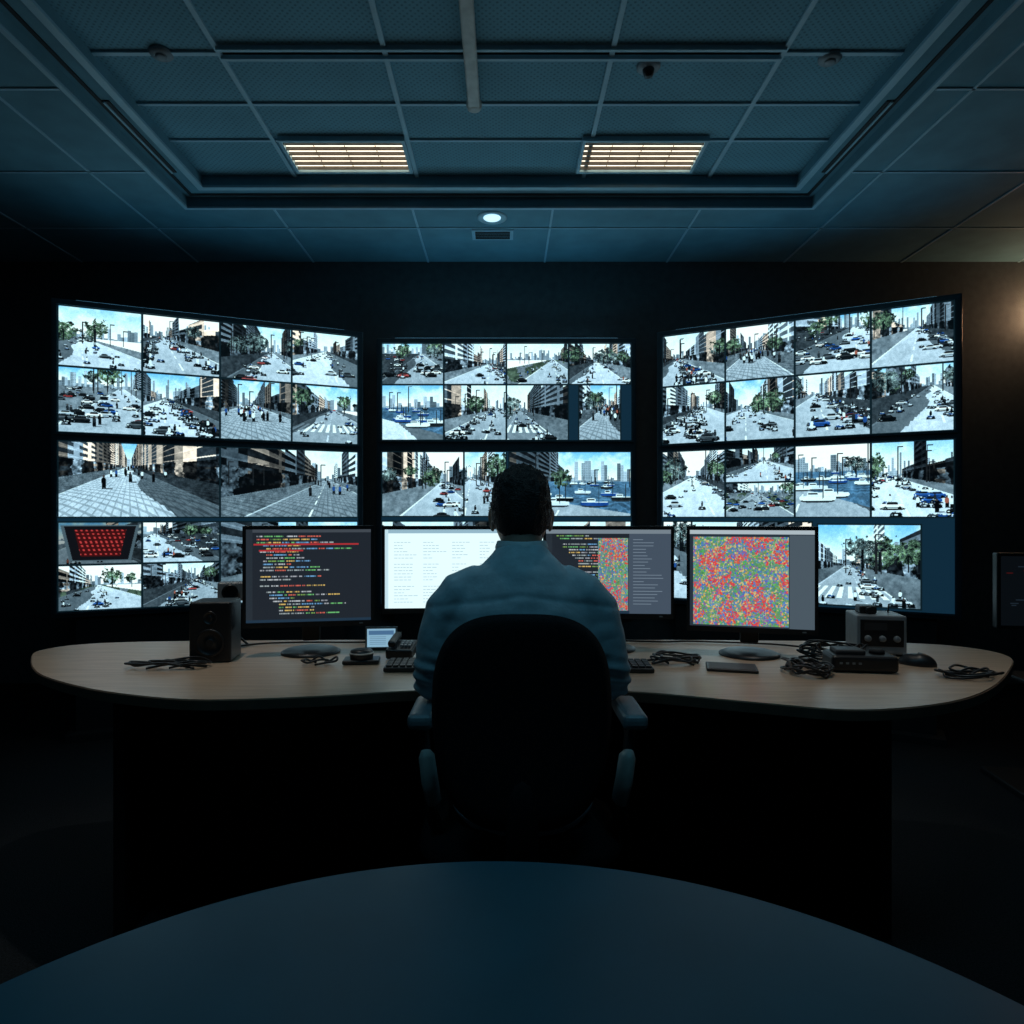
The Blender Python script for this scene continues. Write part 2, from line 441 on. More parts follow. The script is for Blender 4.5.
    sharp = (dx*ss > kx*ay+.06*ay*np.floor(4*np.sin(1/(ay+.08)*3))+.15*ay*(n1-.5))
    if rng.rand() < .65: gd = np.where(sharp, gd*.5, gd)
    gc = st3(gd, TN)
    if style == 'water':
        wv = .42+.4*(fbm(h, w, rng, 9, 4)-.5)+.10*(np.sin(1/(ay+.04)*26+n1*20) > .3)
        gc = np.where((ay < .75+.3*X/asp)[..., None], st3(wv, (.50, .92, 1.25)), gc)
    if style in ('lot', 'open') and rng.rand() < .5:
        gs = (n1 > .5) & ~onroad
        gc = np.where(gs[..., None], st3(.34+.3*(n2-.5), (.75, 1.0, .72)), gc)
    col[gm] = gc[gm]
    hf = rng.rand(h, w)
    for k in range({'trees': 7, 'open': 3, 'lot': 3, 'water': 1, 'people': 0}.get(style, rng.randint(0, 4))):
        sd_ = rng.choice([-1, 1]); cx = vx+sd_*rng.uniform(.3, asp*1.4); cy = vy+rng.uniform(.08, .4); rr = rng.uniform(.2, .5)
        e = ((X-cx)/rr)**2+((Y-cy)/(rr*.85))**2 + 2.8*(n2-.5)+1.2*(n1-.5)
        m = (e < .75) & (hf < .92)
        v = np.clip(.28+1.2*(n2-.4)+.35*(hf-.5), .04, .9)
        col[m] = st3(v, (.68, .98, .66) if rng.rand() < .6 else (.72, .94, .92))[m]
        m = (np.abs(X-cx) < rr*.05) & (Y < cy) & (Y > vy-.15); col[m] = (.07, .10, .12)
    for k in range(rng.randint(1, 6)):
        px = rng.uniform(-asp, asp); tp = vy+rng.uniform(.3, .8)
        m = (np.abs(X-px) < .013) & (Y > vy-.22) & (Y < tp); col[m] = .15
        m = (np.abs(X-px-.06) < .07) & (np.abs(Y-tp) < .014); col[m] = .15
    def blob(cx, cy, rx, ry, c, p=2):
        x0 = int((cx-rx+asp)/(2*asp)*w); x1 = int((cx+rx+asp)/(2*asp)*w)+2
        y0 = int((1-cy-ry)/2*h); y1 = int((1-cy+ry)/2*h)+2
        x0 = max(0, x0); y0 = max(0, y0); x1 = min(w, x1); y1 = min(h, y1)
        if x1 <= x0 or y1 <= y0: return
        mm = np.abs((X[y0:y1, x0:x1]-cx)/rx)**p+np.abs((Y[y0:y1, x0:x1]-cy)/ry)**p < 1
        col[y0:y1, x0:x1][mm] = c
    N = {'people': 14, 'plaza': 34, 'cobble': 10, 'street': 55, 'moto': 120, 'open': 40, 'trees': 45, 'cars': 50, 'lot': 75, 'water': 16}[style]
    dep = np.sort(rng.uniform(.04, 1.05, N)**1.4)
    rows = [(-1)**rng.randint(2)*rng.uniform(.5, 1.8), (-1)**rng.randint(2)*rng.uniform(.9, 2.4), rng.uniform(-.5, .5)]
    tint = np.array([.80, .97, 1.06])
    walk = style in ('people', 'cobble', 'plaza')
    for s_ in dep:
        rr_ = rows[0] if rng.rand() < .5 else (rows[1] if rng.rand() < .8 else rows[2])
        if walk: rr_ = rng.uniform(-1.2, 1.2)
        y = vy-s_*1.2; x = vx+rr_*s_+rng.normal()*.25*(s_+.15); z = .05+.26*s_
        if style in ('lot', 'water'): x = rng.uniform(-asp, asp)
        if style == 'moto': z = .06+.32*s_
        if style == 'water':
            y = vy-.05-s_*.75; L = .10+.38*s_; hh = .025+.05*s_
            cc = tint*rng.choice([.08, .15, .85, .95])
            if rng.rand() < .35: cc = np.array([.06, .28, .68])
            blob(x, y-hh*1.1, L*.95, hh*.7, tint*.22); blob(x, y, L, hh, cc, 4); blob(x, y+hh*.7, L*.95, hh*.22, tint*.9, 4)
            blob(x-L*.25, y+hh*1.6, L*.32, hh*.8, tint*.9, 4); blob(x-L*.25, y+hh*1.7, L*.26, hh*.3, tint*.12, 4)
            blob(x+L*.3, y+hh*4, .008+.006*s_, hh*4.2, tint*.2, 4)
        elif walk or rng.rand() < .14:
            if walk: z = .10+.24*s_; y = vy-.05-s_*.55
            c = rng.uniform(.02, .2); blob(x-z*.06, y+z*.25, z*.07, z*.28, tint*.08, 3); blob(x+z*.08, y+z*.25, z*.07, z*.28, tint*.08, 3)
            uc = [tint*c, tint*.9, np.array([.10, .30, .65]), np.array([.65, .30, .20])][rng.choice(4, p=[.5, .25, .15, .1])]
            blob(x, y+z*.62, z*.15, z*.25, uc, 3); blob(x, y+z*.98, z*.08, z*.10, (.30, .24, .22))
            blob(x+z*.3, y+z*.02, z*.35, z*.04, tint*.3)
        elif style in ('cars', 'lot') and rng.rand() < .6 or rng.rand() < .12:
            c = rng.choice([.05, .12, .3, .75, 1.0]); acc = rng.rand(); cc = tint*c
            if acc < .12: cc = np.array([.06, .30, .70])
            elif acc < .17: cc = np.array([.66, .18, .16])
            blob(x, y+z*.05, z*1.0, z*.12, tint*.07)
            blob(x, y+z*.28, z*.9, z*.22, cc, 3.5); blob(x, y+z*.50, z*.52, z*.20, cc*.85, 3); blob(x, y+z*.52, z*.43, z*.13, tint*.15, 3)
            blob(x, y+z*.40, z*.85, z*.025, np.clip(cc*1.2+.12, 0, 1), 4); blob(x, y+z*.18, z*.8, z*.04, cc*.5, 4)
            blob(x-z*.55, y+z*.1, z*.15, z*.15, tint*.04); blob(x+z*.55, y+z*.1, z*.15, z*.15, tint*.04)
            blob(x-z*.55, y+z*.1, z*.07, z*.07, tint*.45)
            blob(x-z*.75, y+z*.30, z*.08, z*.05, tint*.95)
        else:
            z *= .9
            blob(x, y+z*.03, z*.5, z*.08, tint*.10)
            blob(x-z*.28, y+z*.16, z*.16, z*.16, tint*.05); blob(x+z*.28, y+z*.16, z*.16, z*.16, tint*.07)
            blob(x-z*.28, y+z*.16, z*.08, z*.08, tint*.45)
            blob(x, y+z*.32, z*.32, z*.10, [tint*.05, tint*.10, tint*.3, tint*.85, np.array([.08, .28, .6])][rng.randint(5)], 3); blob(x+z*.1, y+z*.39, z*.14, z*.05, tint*.9)
            blob(x-z*.15, y+z*.46, z*.05, z*.10, tint*.8)
            if rng.rand() < .35: blob(x, y+z*.66, z*.13, z*.24, tint*rng.choice([.06, .2, .9]), 3); blob(x, y+z*.98, z*.08, z*.09, tint*.12)
    col = col*(1+.14*(hf[..., None]-.5)) + .10*(n2[..., None]-.5)
    col = np.clip(col, 0, 1)
    lum = (.3*col[..., 0]+.55*col[..., 1]+.15*col[..., 2])
    l2 = np.clip(.49+(lum-.47)*1.20, .01, 1)
    k = (l2/np.maximum(lum, .03))[..., None]
    grad = np.stack([l2**1.30*.86, l2**1.02*.98, l2**.92*1.0], -1)
    col = .72*col*np.clip(k, 0, 2.0)+.28*grad + np.array([.002, .010, .018])
    return np.clip(col, 0, 1)
def redboard(w, h, seed):
    c = street(w, h, seed, 'open')*.6
    X = np.linspace(-1, 1, w)[None, :]*np.ones((h, 1)); Y = np.linspace(1, -1, h)[:, None]*np.ones((1, w))
    m = (np.abs(X) < .86+.12*Y) & (np.abs(Y) < .9); c[m] = (.26, .34, .38)
    m = (np.abs(X) < .78+.12*Y) & (np.abs(Y) < .84); c[m] = (.05, .06, .08)
    m2 = (np.abs(X) < .56+.12*Y) & (np.abs(Y) < .66); c[m2] = (.22, .05, .06)
    dots = ((X*8+Y*1.5) % 1 < .42) & ((Y*5) % 1 < .5)
    c[m2 & dots] = (.68, .22, .22)
    return c
def image_mat(name, arr, strength):
    h, w, _ = arr.shape
    im = bpy.data.images.new(name, w, h)
    px = np.ones((h, w, 4), np.float32); px[..., :3] = arr[::-1]
    im.pixels.foreach_set(px.ravel()); im.update(); im.pack()
    m = bpy.data.materials.new(name); m.use_nodes = True
    N = m.node_tree.nodes; L = m.node_tree.links; b = N['Principled BSDF']
    b.inputs['Base Color'].default_value = (.01, .01, .012, 1); b.inputs['Roughness'].default_value = .35
    t = N.new('ShaderNodeTexImage'); t.image = im; t.extension = 'EXTEND'
    uv = N.new('ShaderNodeUVMap'); uv.uv_map = 'UVMap'
    L.new(uv.outputs['UV'], t.inputs['Vector']); L.new(t.outputs['Color'], b.inputs['Emission Color'])
    b.inputs['Emission Strength'].default_value = strength
    return m
def screen(name, parent, w, z0, z1, y, m):
    me = bpy.data.meshes.new(name)
    me.from_pydata([(-w/2, y, z0), (w/2, y, z0), (w/2, y, z1), (-w/2, y, z1)], [], [(0, 1, 2, 3)])
    uv = me.uv_layers.new(name='UVMap')
    for i, c in enumerate(((0, 0), (1, 0), (1, 1), (0, 1))): uv.data[i].uv = c
    me.materials.append(m); ob = bpy.data.objects.new(name, me); COL.objects.link(ob); ob.parent = parent
    return ob
RES = 360
def panel(wm, hm, tiles, bg=(.05, .15, .21)):
    W, H = int(wm*RES), int(hm*RES); c = np.zeros((H, W, 3)); c[:] = bg
    for (u0, u1, v0, v1, style, seed) in tiles:
        x0, x1, y0, y1 = int(u0*W)+2, int(u1*W)-2, int(v0*H)+2, int(v1*H)-2
        x0 = max(x0, 0); y0 = max(y0, 0)
        c[max(0, y0-3):y1+3, max(0, x0-3):x1+3] = (.04, .10, .13)
        if style == 'red': t = redboard(x1-x0, y1-y0, seed)
        else: t = street(x1-x0, y1-y0, seed, style)
        c[y0:y1, x0:x1] = t
    return c

def video_wall(x0, y0, x1, y1, zu0, zu1, zl0, zl1, up_t, lo_t, fill_led):
    w = math.hypot(x1-x0, y1-y0); ang = math.atan2(y1-y0, x1-x0)
    r = root('video_wall_display', ((x0+x1)/2, (y0+y1)/2, 0), ang)
    zt, zb = zu1+.035, zl0-.035
    f = MB()
    f.rbox((0, .045, (zt+zb)/2), (w+.07, .08, zt-zb), M_frame, .008)
    for (za, zc) in ((zu0, zu1), (zl0, zl1)):
        f.box((0, 0, zc+.006), (w+.03, .022, .012), M_frame); f.box((0, 0, za-.006), (w+.03, .022, .012), M_frame)
        for sx in (-1, 1): f.box((sx*(w/2+.0075), 0, (za+zc)/2), (.013, .022, zc-za), M_frame)
    f.build('frame', r)
    p = MB()
    p.box((0, .06, zb/2), (w*.9, .05, zb), M_blackm)
    p.box((0, .06, .02), (w*.95, .2, .04), M_blackm)
    p.build('plinth', r)
    p = MB(); p.box((0, .05, zt+.004), (w*.9, .02, .008), M_fill_led); p.build('added_led_strip', r)  # glowing strip added to the frame top, no such part known
    light('added_led_glow', 'AREA', r, (0, .05, zt+.012), (0, -.6, zt+.5), fill_led, (.20, .68, 1.0), shape='RECTANGLE', size=w*.9, size_y=.03)  # added uplight that brightens the ceiling and back wall
    S = 1.2
    screen('screen_upper', r, w, zu0, zu1, .003, image_mat('video_feed_upper', panel(w, zu1-zu0, up_t), S))
    screen('screen_lower', r, w, zl0, zl1, .003, image_mat('video_feed_lower', panel(w, zl1-zl0, lo_t), S))
q = [0, .25, .5, .75, 1]
def grid8(seed, styles, vs=.5):
    return [(q[i % 4], q[i % 4+1], 0 if i < 4 else vs, vs if i < 4 else 1, styles[i], seed+i) for i in range(8)]
v3 = .452
video_wall(-2.42, 3.69, -.936, 4.35, 1.679, 2.371, .705, 1.636,
    grid8(11, ['open', 'moto', 'trees', 'street', 'lot', 'moto', 'plaza', 'open'], .48),
    [(0, .5, 0, v3, 'people', 31), (.5, 1, 0, v3, 'cobble', 32), (0, .25, .475, .73, 'red', 33), (.25, .5, .475, .73, 'lot', 34),
     (0, .25, .73, 1, 'open', 35), (.25, .5, .73, 1, 'moto', 36), (.5, 1, .475, 1, 'cars', 37)], .8)
t8 = grid8(51, ['lot', 'moto', 'open', 'trees', 'water', 'moto', 'street', 'moto'], .43)
t8[7] = (.79, .96, .43, 1, 'plaza', 77)
video_wall(-.80, 4.42, .818, 4.42, 1.716, 2.347, .66, 1.645, t8,
    [(0, .33, 0, .43, 'cars', 61), (.33, .5, 0, .43, 'trees', 62), (.51, 1, 0, .43, 'water', 63), (0, .5, .46, 1, 'cars', 64), (.51, 1, .46, 1, 'moto', 65)], 1.7)
video_wall(1.0, 4.35, 2.385, 3.62, 1.679, 2.371, .705, 1.636,
    grid8(90, ['moto', 'plaza', 'lot', 'cars', 'moto', 'street', 'moto', 'trees'], .47),
    [(0, .25, 0, v3, 'trees', 101), (.25, .5, 0, .225, 'street', 102), (.25, .5, .225, v3, 'lot', 103), (.5, .75, 0, v3, 'water', 104), (.75, 1, 0, v3, 'moto', 105),
     (0, .12, .475, 1, 'moto', 106), (.12, .56, .475, 1, 'cars', 107), (.577, .905, .49, .99, 'trees', 108)], .8)

# ------------------------------------------------------------------ desk
dp = [(-1.57, 2.26), (-1.40, 2.05), (-1.19, 1.90), (-1.0, 1.81), (-.78, 1.757), (-.5, 1.79), (-.244, 1.85), (.06, 1.87), (.362, 1.834), (.644, 1.73), (.864, 1.665), (1.12, 1.73), (1.34, 1.88), (1.57, 2.12), (1.70, 2.30), (1.68, 2.45), (1.5, 2.55), (1.0, 2.6), (0, 2.62), (-1.0, 2.6), (-1.5, 2.55), (-1.64, 2.42)]
out = [(p.x, p.y) for p in catmull([(x, y, 0) for x, y in dp], 8)]
r = root('curved_control_desk', (0, 0, 0))
b = MB(); b.prism(out, .722, .7465, M_edge)
ins = [(x*.998, 2.2+(y-2.2)*.995) for x, y in out]
b.prism(ins, .7455, .75, M_wood, M_wood); b.build('desktop', r)
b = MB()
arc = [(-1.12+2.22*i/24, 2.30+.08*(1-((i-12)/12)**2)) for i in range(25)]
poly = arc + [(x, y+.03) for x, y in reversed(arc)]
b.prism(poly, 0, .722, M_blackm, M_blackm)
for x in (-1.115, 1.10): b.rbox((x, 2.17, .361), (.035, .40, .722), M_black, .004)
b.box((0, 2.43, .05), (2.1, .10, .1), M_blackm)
b.build('pedestal_panel', r)

# ------------------------------------------------------------------ monitors
def code_img(w, h, seed, redline=True):
    rng = np.random.RandomState(seed); c = np.zeros((h, w, 3)); c[:] = (.12, .145, .175)
    c[:int(h*.035)] = (.25, .28, .31); c[:, :int(w*.05)] = (.15, .18, .21); c[-int(h*.03):] = (.12, .20, .27)
    pal = [(.70, .73, .75), (.60, .65, .66), (.40, .70, .42), (.80, .68, .38), (.40, .62, .80), (.60, .62, .65), (.80, .38, .32), (.45, .60, .30)]
    rows = 30; rh = h/rows; ind = 2
    for i in range(2, rows-2):
        if rng.rand() < .08: continue
        ind = max(1, min(8, ind+rng.randint(-2, 3))); x = int(w*(.06+.025*ind)); y = int(i*rh)
        for k in range(rng.randint(3, 10)):
            L = int(w*rng.uniform(.02, .11)); cc = np.array(pal[rng.randint(len(pal))])
            x1 = min(int(w*.93), x+L)
            if x1 > x:
                msk = (rng.rand(1, x1-x) > .25)*1.0
                c[y:y+max(2, int(rh*.5)), x:x1] = c[y:y+max(2, int(rh*.5)), x:x1]*(1-msk[..., None]) + cc*msk[..., None]
            x = x1+int(w*.012)
    if redline:
        for yy, a, z in ((4.6, .06, .9), (6.6, .10, .45)):
            y = int(yy*rh); c[y:y+int(rh*.6), int(w*a):int(w*z)] = (.66, .18, .20)
    return c
def doc_img(w, h, seed):
    rng = np.random.RandomState(seed); c = np.zeros((h, w, 3)); c[:] = (.86, .95, .96)
    c[:int(h*.05)] = (.55, .68, .74); c[:, :int(w*.03)] = (.72, .84, .88)
    for i in range(4, 24):
        y = int(h*i/25)
        if i % 7 == 3: continue
        for a, z in ((.08, .28), (.33, .52), (.58, .75), (.82, .93)):
            x = int(w*a); lim = w*(a+(z-a)*rng.uniform(.3, 1))
            while x < lim:
                L = int(w*rng.uniform(.015, .04)); c[y:y+2, x:x+L] = (.62, .74, .78); x += L+int(w*.010)
    return c
def map_img(w, h, seed, x0, x1, dens):
    rng = np.random.RandomState(seed); c = np.zeros((h, w, 3)); c[:] = (.15, .19, .23)
    c[:int(h*.045)] = (.65, .70, .73); c[int(h*.05):, int(w*x1)+2:] = (.28, .33, .37)
    a, z = int(w*x0), int(w*x1)
    y0, y1 = int(h*.07), int(h*.985); hh, ww = y1-y0, z-a
    n = fbm(hh, ww, rng, 5, 4)
    c[y0:y1, a:z] = np.stack([.40+.3*(n-.5), .58+.25*(n-.5), .54+.2*(n-.5)], -1)
    red = fbm(hh, ww, rng, 8, 3); grn = fbm(hh, ww, rng, 8, 3)
    for k in range(dens):
        x = rng.randint(0, ww-3); y = rng.randint(0, hh-3); s = rng.randint(2, 6)
        u = rng.rand()
        if u < .45: cc = [(.75, .72, .50), (.50, .34, .62), (.82, .62, .35), (.30, .48, .74), (.26, .42, .70), (.30, .52, .48)][rng.randint(6)]
        elif red[y, x] > .50: cc = (.72+.15*rng.rand(), .18+.20*rng.rand(), .20+.14*rng.rand())
        elif grn[y, x] > .44: cc = (.26+.2*rng.rand(), .48+.2*rng.rand(), .30+.1*rng.rand())
        else: continue
        c[y0+y:min(y1, y0+y+s), a+x:min(z, a+x+s)] = cc
    for k in range(7):
        x = int(rng.rand()*ww); sl = rng.uniform(-.6, .6)
        for yy in range(hh):
            xx = int(x+sl*yy + 4*math.sin(yy*.05+k))
            if 0 <= xx < ww and rng.rand() < .7: c[y0+yy, a+xx] = (.74, .74, .66)
    return c
def mid3_img(w, h):
    c = code_img(w, h, 5, False); rng = np.random.RandomState(9)
    m = map_img(w, h, 23, .42, .66, 2000)
    a, z = int(w*.42), int(w*.67); c[int(h*.1):int(h*.97), a:z] = m[int(h*.1):int(h*.97), a:z]
    c[int(h*.05):, z:] = (.26, .31, .37)
    for i in range(3, 24):
        y = int(h*i/26); x = z+int(w*.03); L = int(w*rng.uniform(.08, .25)); c[y:y+2, x:x+L] = (.46, .52, .58)
    c[:int(h*.05)] = (.45, .5, .54)
    return c
def monitor(x, y, rz, w, z0, z1, img, strength=1.0):
    r = root('computer_monitor', (x, y, .75), rz)
    a, c = z0-.75, z1-.75
    b = MB()
    b.rbox((0, .02, (a+c)/2), (w+.022, .028, c-a+.026), M_black, .006)
    b.rbox((0, .045, (a+c)/2), (w*.7, .035, (c-a)*.7), M_black, .012)
    b.box((0, .004, c+.006), (w+.022, .008, .012), M_black); b.box((0, .004, a-.009), (w+.022, .008, .018), M_black)
    for sx in (-1, 1): b.box((sx*(w/2+.0055), .004, (a+c)/2), (.011, .008, c-a), M_black)
    b.box((w*.42, -.0005, a-.009), (.012, .002, .004), M_grey)
    b.build('housing', r)
    b = MB()
    b.rbox((0, .075, (a+c)/4+.03), (.06, .022, (a+c)/2-.02), M_black, .006)
    b.rbox((0, .062, (a+c)/2), (.09, .02, .09), M_black, .004)
    b.lathe([(.10, .0), (.10, .006), (.085, .013), (.03, .016)], (0, .06, 0), M_black, 36)
    b.build('stand', r)
    screen('screen', r, w, a, c, .003, image_mat('monitor_image', img, strength))
monitor(-.662, 2.31, math.radians(11), .408, .866, 1.178, code_img(360, 270, 3), 1.05)
monitor(-.218, 2.40, math.radians(4), .405, .900, 1.176, doc_img(380, 270, 2), 1.15)
monitor(.358, 2.37, math.radians(-4), .43, .885, 1.176, mid3_img(400, 270), 1.05)
monitor(.818, 2.27, math.radians(-15), .392, .852, 1.176, map_img(330, 260, 12, .03, .80, 11000), 1.1)

# ------------------------------------------------------------------ keyboards, mouse, devices
ZD = .75
def keyboard(x, y, rz):
    b = MB(); W, D = .38, .13
    b.rbox((0, 0, .008), (W, D, .014), M_black, .004)
    for i in range(5):
        for j in range(18):
            b.box((-W/2+.016+j*.0205, -D/2+.017+i*.023, .0175), (.0165, .0185, .007), M_key)
    b.build('computer_keyboard', loc=(x, y, ZD), rz=rz)
keyboard(-.18, 2.13, .03); keyboard(.262, 2.12, -.04)
def cable(pts, name='cable', r=.0035, n=8):
    b = MB(); P = catmull(pts, n, False); b.tube(P, r, M_black, 8); return b.build(name)
def tangle(name, cx, cy, rx, ry, turns, seed, r=.0035, maxh=.02):
    rng = random.Random(seed); b = MB()
    for t in range(turns):
        pts = []; a0 = rng.random()*6; dr = rng.choice((-1, 1)); k = rng.randint(7, 11)
        ox, oy = cx+rng.uniform(-.3, .3)*rx, cy+rng.uniform(-.3, .3)*ry
        for i in range(k):
            a = a0+dr*i*.8; s = rng.uniform(.45, 1)
            pts.append((ox+rx*s*math.cos(a), oy+ry*s*math.sin(a), rng.random()*maxh*(1 if 0 < i < k-1 else 0)))
        P = [Vector((p.x, p.y, max(p.z, 0)+ZD+r+.001)) for p in catmull(pts, 7, False)]
        b.tube(P, r, M_black, 7)
    return b.build(name)
tangle('cable_bundle', -1.04, 2.13, .12, .05, 4, 1)
tangle('cable_bundle', .57, 2.20, .10, .06, 5, 2)
tangle('cable_bundle', 1.08, 2.27, .12, .06, 7, 3, maxh=.05)
tangle('cable_bundle', .92, 2.06, .07, .10, 7, 13, maxh=.03)
tangle('cable_bundle', 1.37, 2.01, .10, .05, 4, 4)
tangle('cable_bundle', -.60, 2.18, .06, .03, 2, 8)
cable([(-1.0, 2.40, .756), (-.9, 2.50, .756), (-.75, 2.53, .756), (-.55, 2.53, .756), (-.45, 2.55, .756), (-.3, 2.57, .756)], 'power_cable')
cable([(.45, 2.56, .756), (.6, 2.54, .756), (.7, 2.55, .756), (.95, 2.5, .756), (1.05, 2.42, .76), (1.12, 2.38, .756)], 'power_cable')
b = MB()
b.rbox((0, 0, .098), (.13, .13, .196), M_black, .008)
MR = Matrix.Rotation(math.pi/2, 4, 'X')
for zz, rr in ((.065, .045), (.145, .022)):
    T = Matrix.Translation((0, -.066, zz)) @ MR
    b.lathe([(rr, 0), (rr, .004), (rr*.85, .005), (rr*.8, .001), (rr*.3, -.0), (rr*.25, .004)], (0,0,0), M_black, 28, M=T)
b.build('desk_speaker', loc=(-.957, 2.26, ZD+.0), rz=.12)
def desk_cam(x, y, h, rz, s=1.0):
    b = MB()
    for k in range(3):
        a = k*2.094+.5; b.tube([(0, 0, .05*s), (.05*s*math.cos(a), .05*s*math.sin(a), .004)], [.005, .004], M_black, 8)
    b.tube([(0, 0, .045*s), (0, 0, h)], .008, M_black, 10)
    b.rbox((0, 0, h+.028*s), (.075*s, .05*s, .055*s), M_grey, .006)
    T = Matrix.Translation((0, -.026*s, h+.028*s)) @ MR
    b.lathe([(.024*s, 0), (.024*s, .02*s), (.019*s, .024*s), (.017*s, .016*s)], (0,0,0), M_black, 24, M=T)
    b.build('desk_camera', loc=(x, y, ZD), rz=rz)
desk_cam(-.985, 2.46, .17, .3, 1.2)
b = MB()
b.rbox((0, 0, .022), (.09, .10, .035), M_black, .008, rx=.18)
b.rbox((-.025, -.0, .055), (.026, .10, .022), M_black, .009, rx=.18)
for i in range(3):
    for j in range(3): b.box((.006+i*.013, -.028+j*.016, .041+j*.003), (.009, .011, .006), M_grey, rx=.18)
b.build('desk_telephone', loc=(-.345, 2.29, ZD+.004), rz=-.1)
r = root('mini_tablet', (-.435, 2.40, ZD), .1)
b = MB(); b.rbox((0, .006, .045), (.112, .009, .078), M_grey, .003); b.rbox((0, .03, .006), (.07, .06, .01), M_black, .003); b.tube([(0, .012, .04), (0, .05, .008)], .005, M_black); b.build('body', r)
ti = np.zeros((60, 90, 3)); ti[:] = (.55, .72, .82); ti[6:20, 5:85] = (.3, .45, .6); ti[26:54:6, 8:60] = (.25, .35, .5)
screen('screen', r, .098, .013, .077, .0008, image_mat('tablet_image', ti, .9))
b = MB()
b.rbox((0, 0, .008), (.115, .075, .014), M_black, .005)
b.lathe([(.036, .014), (.038, .03), (.034, .042), (.02, .046)], (0, 0, 0), M_black, 28)
b.lathe([(.037, .030), (.0395, .033), (.037, .036)], (0, 0, 0), M_lgrey, 28)
b.build('conference_microphone', loc=(-.462, 2.20, ZD), rz=.1)
b = MB(); b.rbox((0, 0, .005), (.15, .105, .009), M_black, .003); b.box((0, 0, .0098), (.135, .09, .0006), M_key); b.build('tablet_computer', loc=(.70, 2.11, ZD), rz=-.25)
b = MB()
b.rbox((0, 0, .072), (.155, .14, .13), M_grey, .006)
b.rbox((0, -.068, .078), (.135, .008, .09), M_black, .002)
for k in range(3):
    T = Matrix.Translation((-.045+k*.045, -.072, .06)) @ MR
    b.lathe([(.011, 0), (.010, .010), (.004, .011)], (0,0,0), M_grey, 18, M=T)
b.box((-.02, -.073, .1), (.07, .003, .025), M_key)
for sx in (-1, 1):
    for sy in (-1, 1): b.lathe([(.01, 0), (.01, .01)], (sx*.06, sy*.05, 0), M_blackm, 12)
b.rbox((-.03, 0, .15), (.055, .06, .028), M_black, .006)
T = Matrix.Translation((-.03, -.03, .15)) @ MR
b.lathe([(.012, 0), (.012, .012), (.008, .013)], (0,0,0), M_black, 16, M=T)
b.tube([(.05, .03, .135), (.055, .035, .165)], .003, M_black)
b.build('radio_receiver', loc=(1.285, 2.37, ZD), rz=-.2)
b = MB()
b.rbox((0, 0, .028), (.19, .11, .05), M_black, .012)
b.rbox((-.035, 0, .058), (.085, .07, .016), M_key, .006)
b.lathe([(.022, .053), (.022, .062), (.016, .066)], (.05, 0, 0), M_blackm, 20)
for k in range(4): b.box((-.07+k*.018, -.0555, .03), (.008, .002, .006), M_grey)
b.build('network_router', loc=(1.09, 2.10, ZD), rz=-.15)
b = MB()
def mf(n, p):
    p = p.copy(); p.z = max(p.z, -.002) + .004*(1 if n.y < 0 else 0)*max(0, n.z); return p
b.ell((0, 0, .003), (.034, .055, .033), M_black, 28, 16, fn=mf)
b.box((0, .03, .029), (.005, .018, .008), M_grey)
b.build('computer_mouse', loc=(1.31, 2.17, ZD), rz=.9)

# ------------------------------------------------------------------ office chair
CX, CY = .037, 1.70
def cushion(mb, a, bb, t, p, m, fn, n=26):
    for s in (1, -1):
        vs = []; fs = []
        for i in range(n+1):
            for j in range(n+1):
                u, v = 2*i/n-1, 2*j/n-1
                e = max(abs(u), abs(v))
                if e > 0:
                    L = (abs(u/e)**p+abs(v/e)**p)**(1/p); k = 1/L
                else: k = 1
                U, V = u*k, v*k
                th = (1-e**5)**.5 if e < 1 else 0
                vs.append(fn(a*U, bb*V, s*t*th))
        for i in range(n):
            for j in range(n):
                q4 = (i*(n+1)+j, (i+1)*(n+1)+j, (i+1)*(n+1)+j+1, i*(n+1)+j+1)
                fs.append(q4 if s > 0 else q4[::-1])
        mb.add(vs, fs, m, True)
chair = root('office_chair', (CX, CY, 0))
b = MB()
def backfn(x, z, t):
    wv = 1-.08*max(0, -z/.235)
    return (x*wv, -.205 + .55*x*x - .02*(z/.235)**2 + .012*z - t, .775+z)
cushion(b, .200, .235, .024, 3.0, M_fabric, backfn)
b.build('backrest', chair, weld=True)
b = MB()
cushion(b, .245, .235, .04, 4.0, M_fabric, lambda x, y, t: (x, .045+y, .440+t-.045*max(0, y-.12)))
b.build('seat', chair, weld=True)
b = MB()
b.rbox((0, .03, .395), (.30, .30, .03), M_black, .01)
b.rbox((0, .0, .37), (.14, .20, .05), M_black, .01)
b.loft([((0, -.10, .385), .035, .012), ((0, -.20, .40), .035, .012), ((0, -.245, .46), .035, .012), ((0, -.235, .60), .035, .010), ((0, -.215, .72), .03, .008)], M_black, 12)
b.lathe([(.028, .20), (.028, .36)], (0,0,0), M_black, 20); b.lathe([(.018, .10), (.018, .22)], (0,0,0), M_chrome, 20)
b.lathe([(.045, .08), (.05, .10), (.045, .14), (.03, .15)], (0,0,0), M_black, 24)
for k in range(5):
    a = k*2*math.pi/5+.3; c, s = math.cos(a), math.sin(a)
    b.loft([((.03*c, .03*s, .115), .024, .02), ((.17*c, .17*s, .095), .020, .014), ((.29*c, .29*s, .075), .015, .010)], M_black, 12)
    b.tube([(.285*c, .285*s, .07), (.285*c, .285*s, .045)], .006, M_chrome)
    for o in (-.012, .012):
        dx, dy = -s, c
        b.tube([(.285*c+dx*(o-.007), .285*s+dy*(o-.007), .027), (.285*c+dx*(o+.007), .285*s+dy*(o+.007), .027)], .026, M_black, 20)
b.build('base', chair)
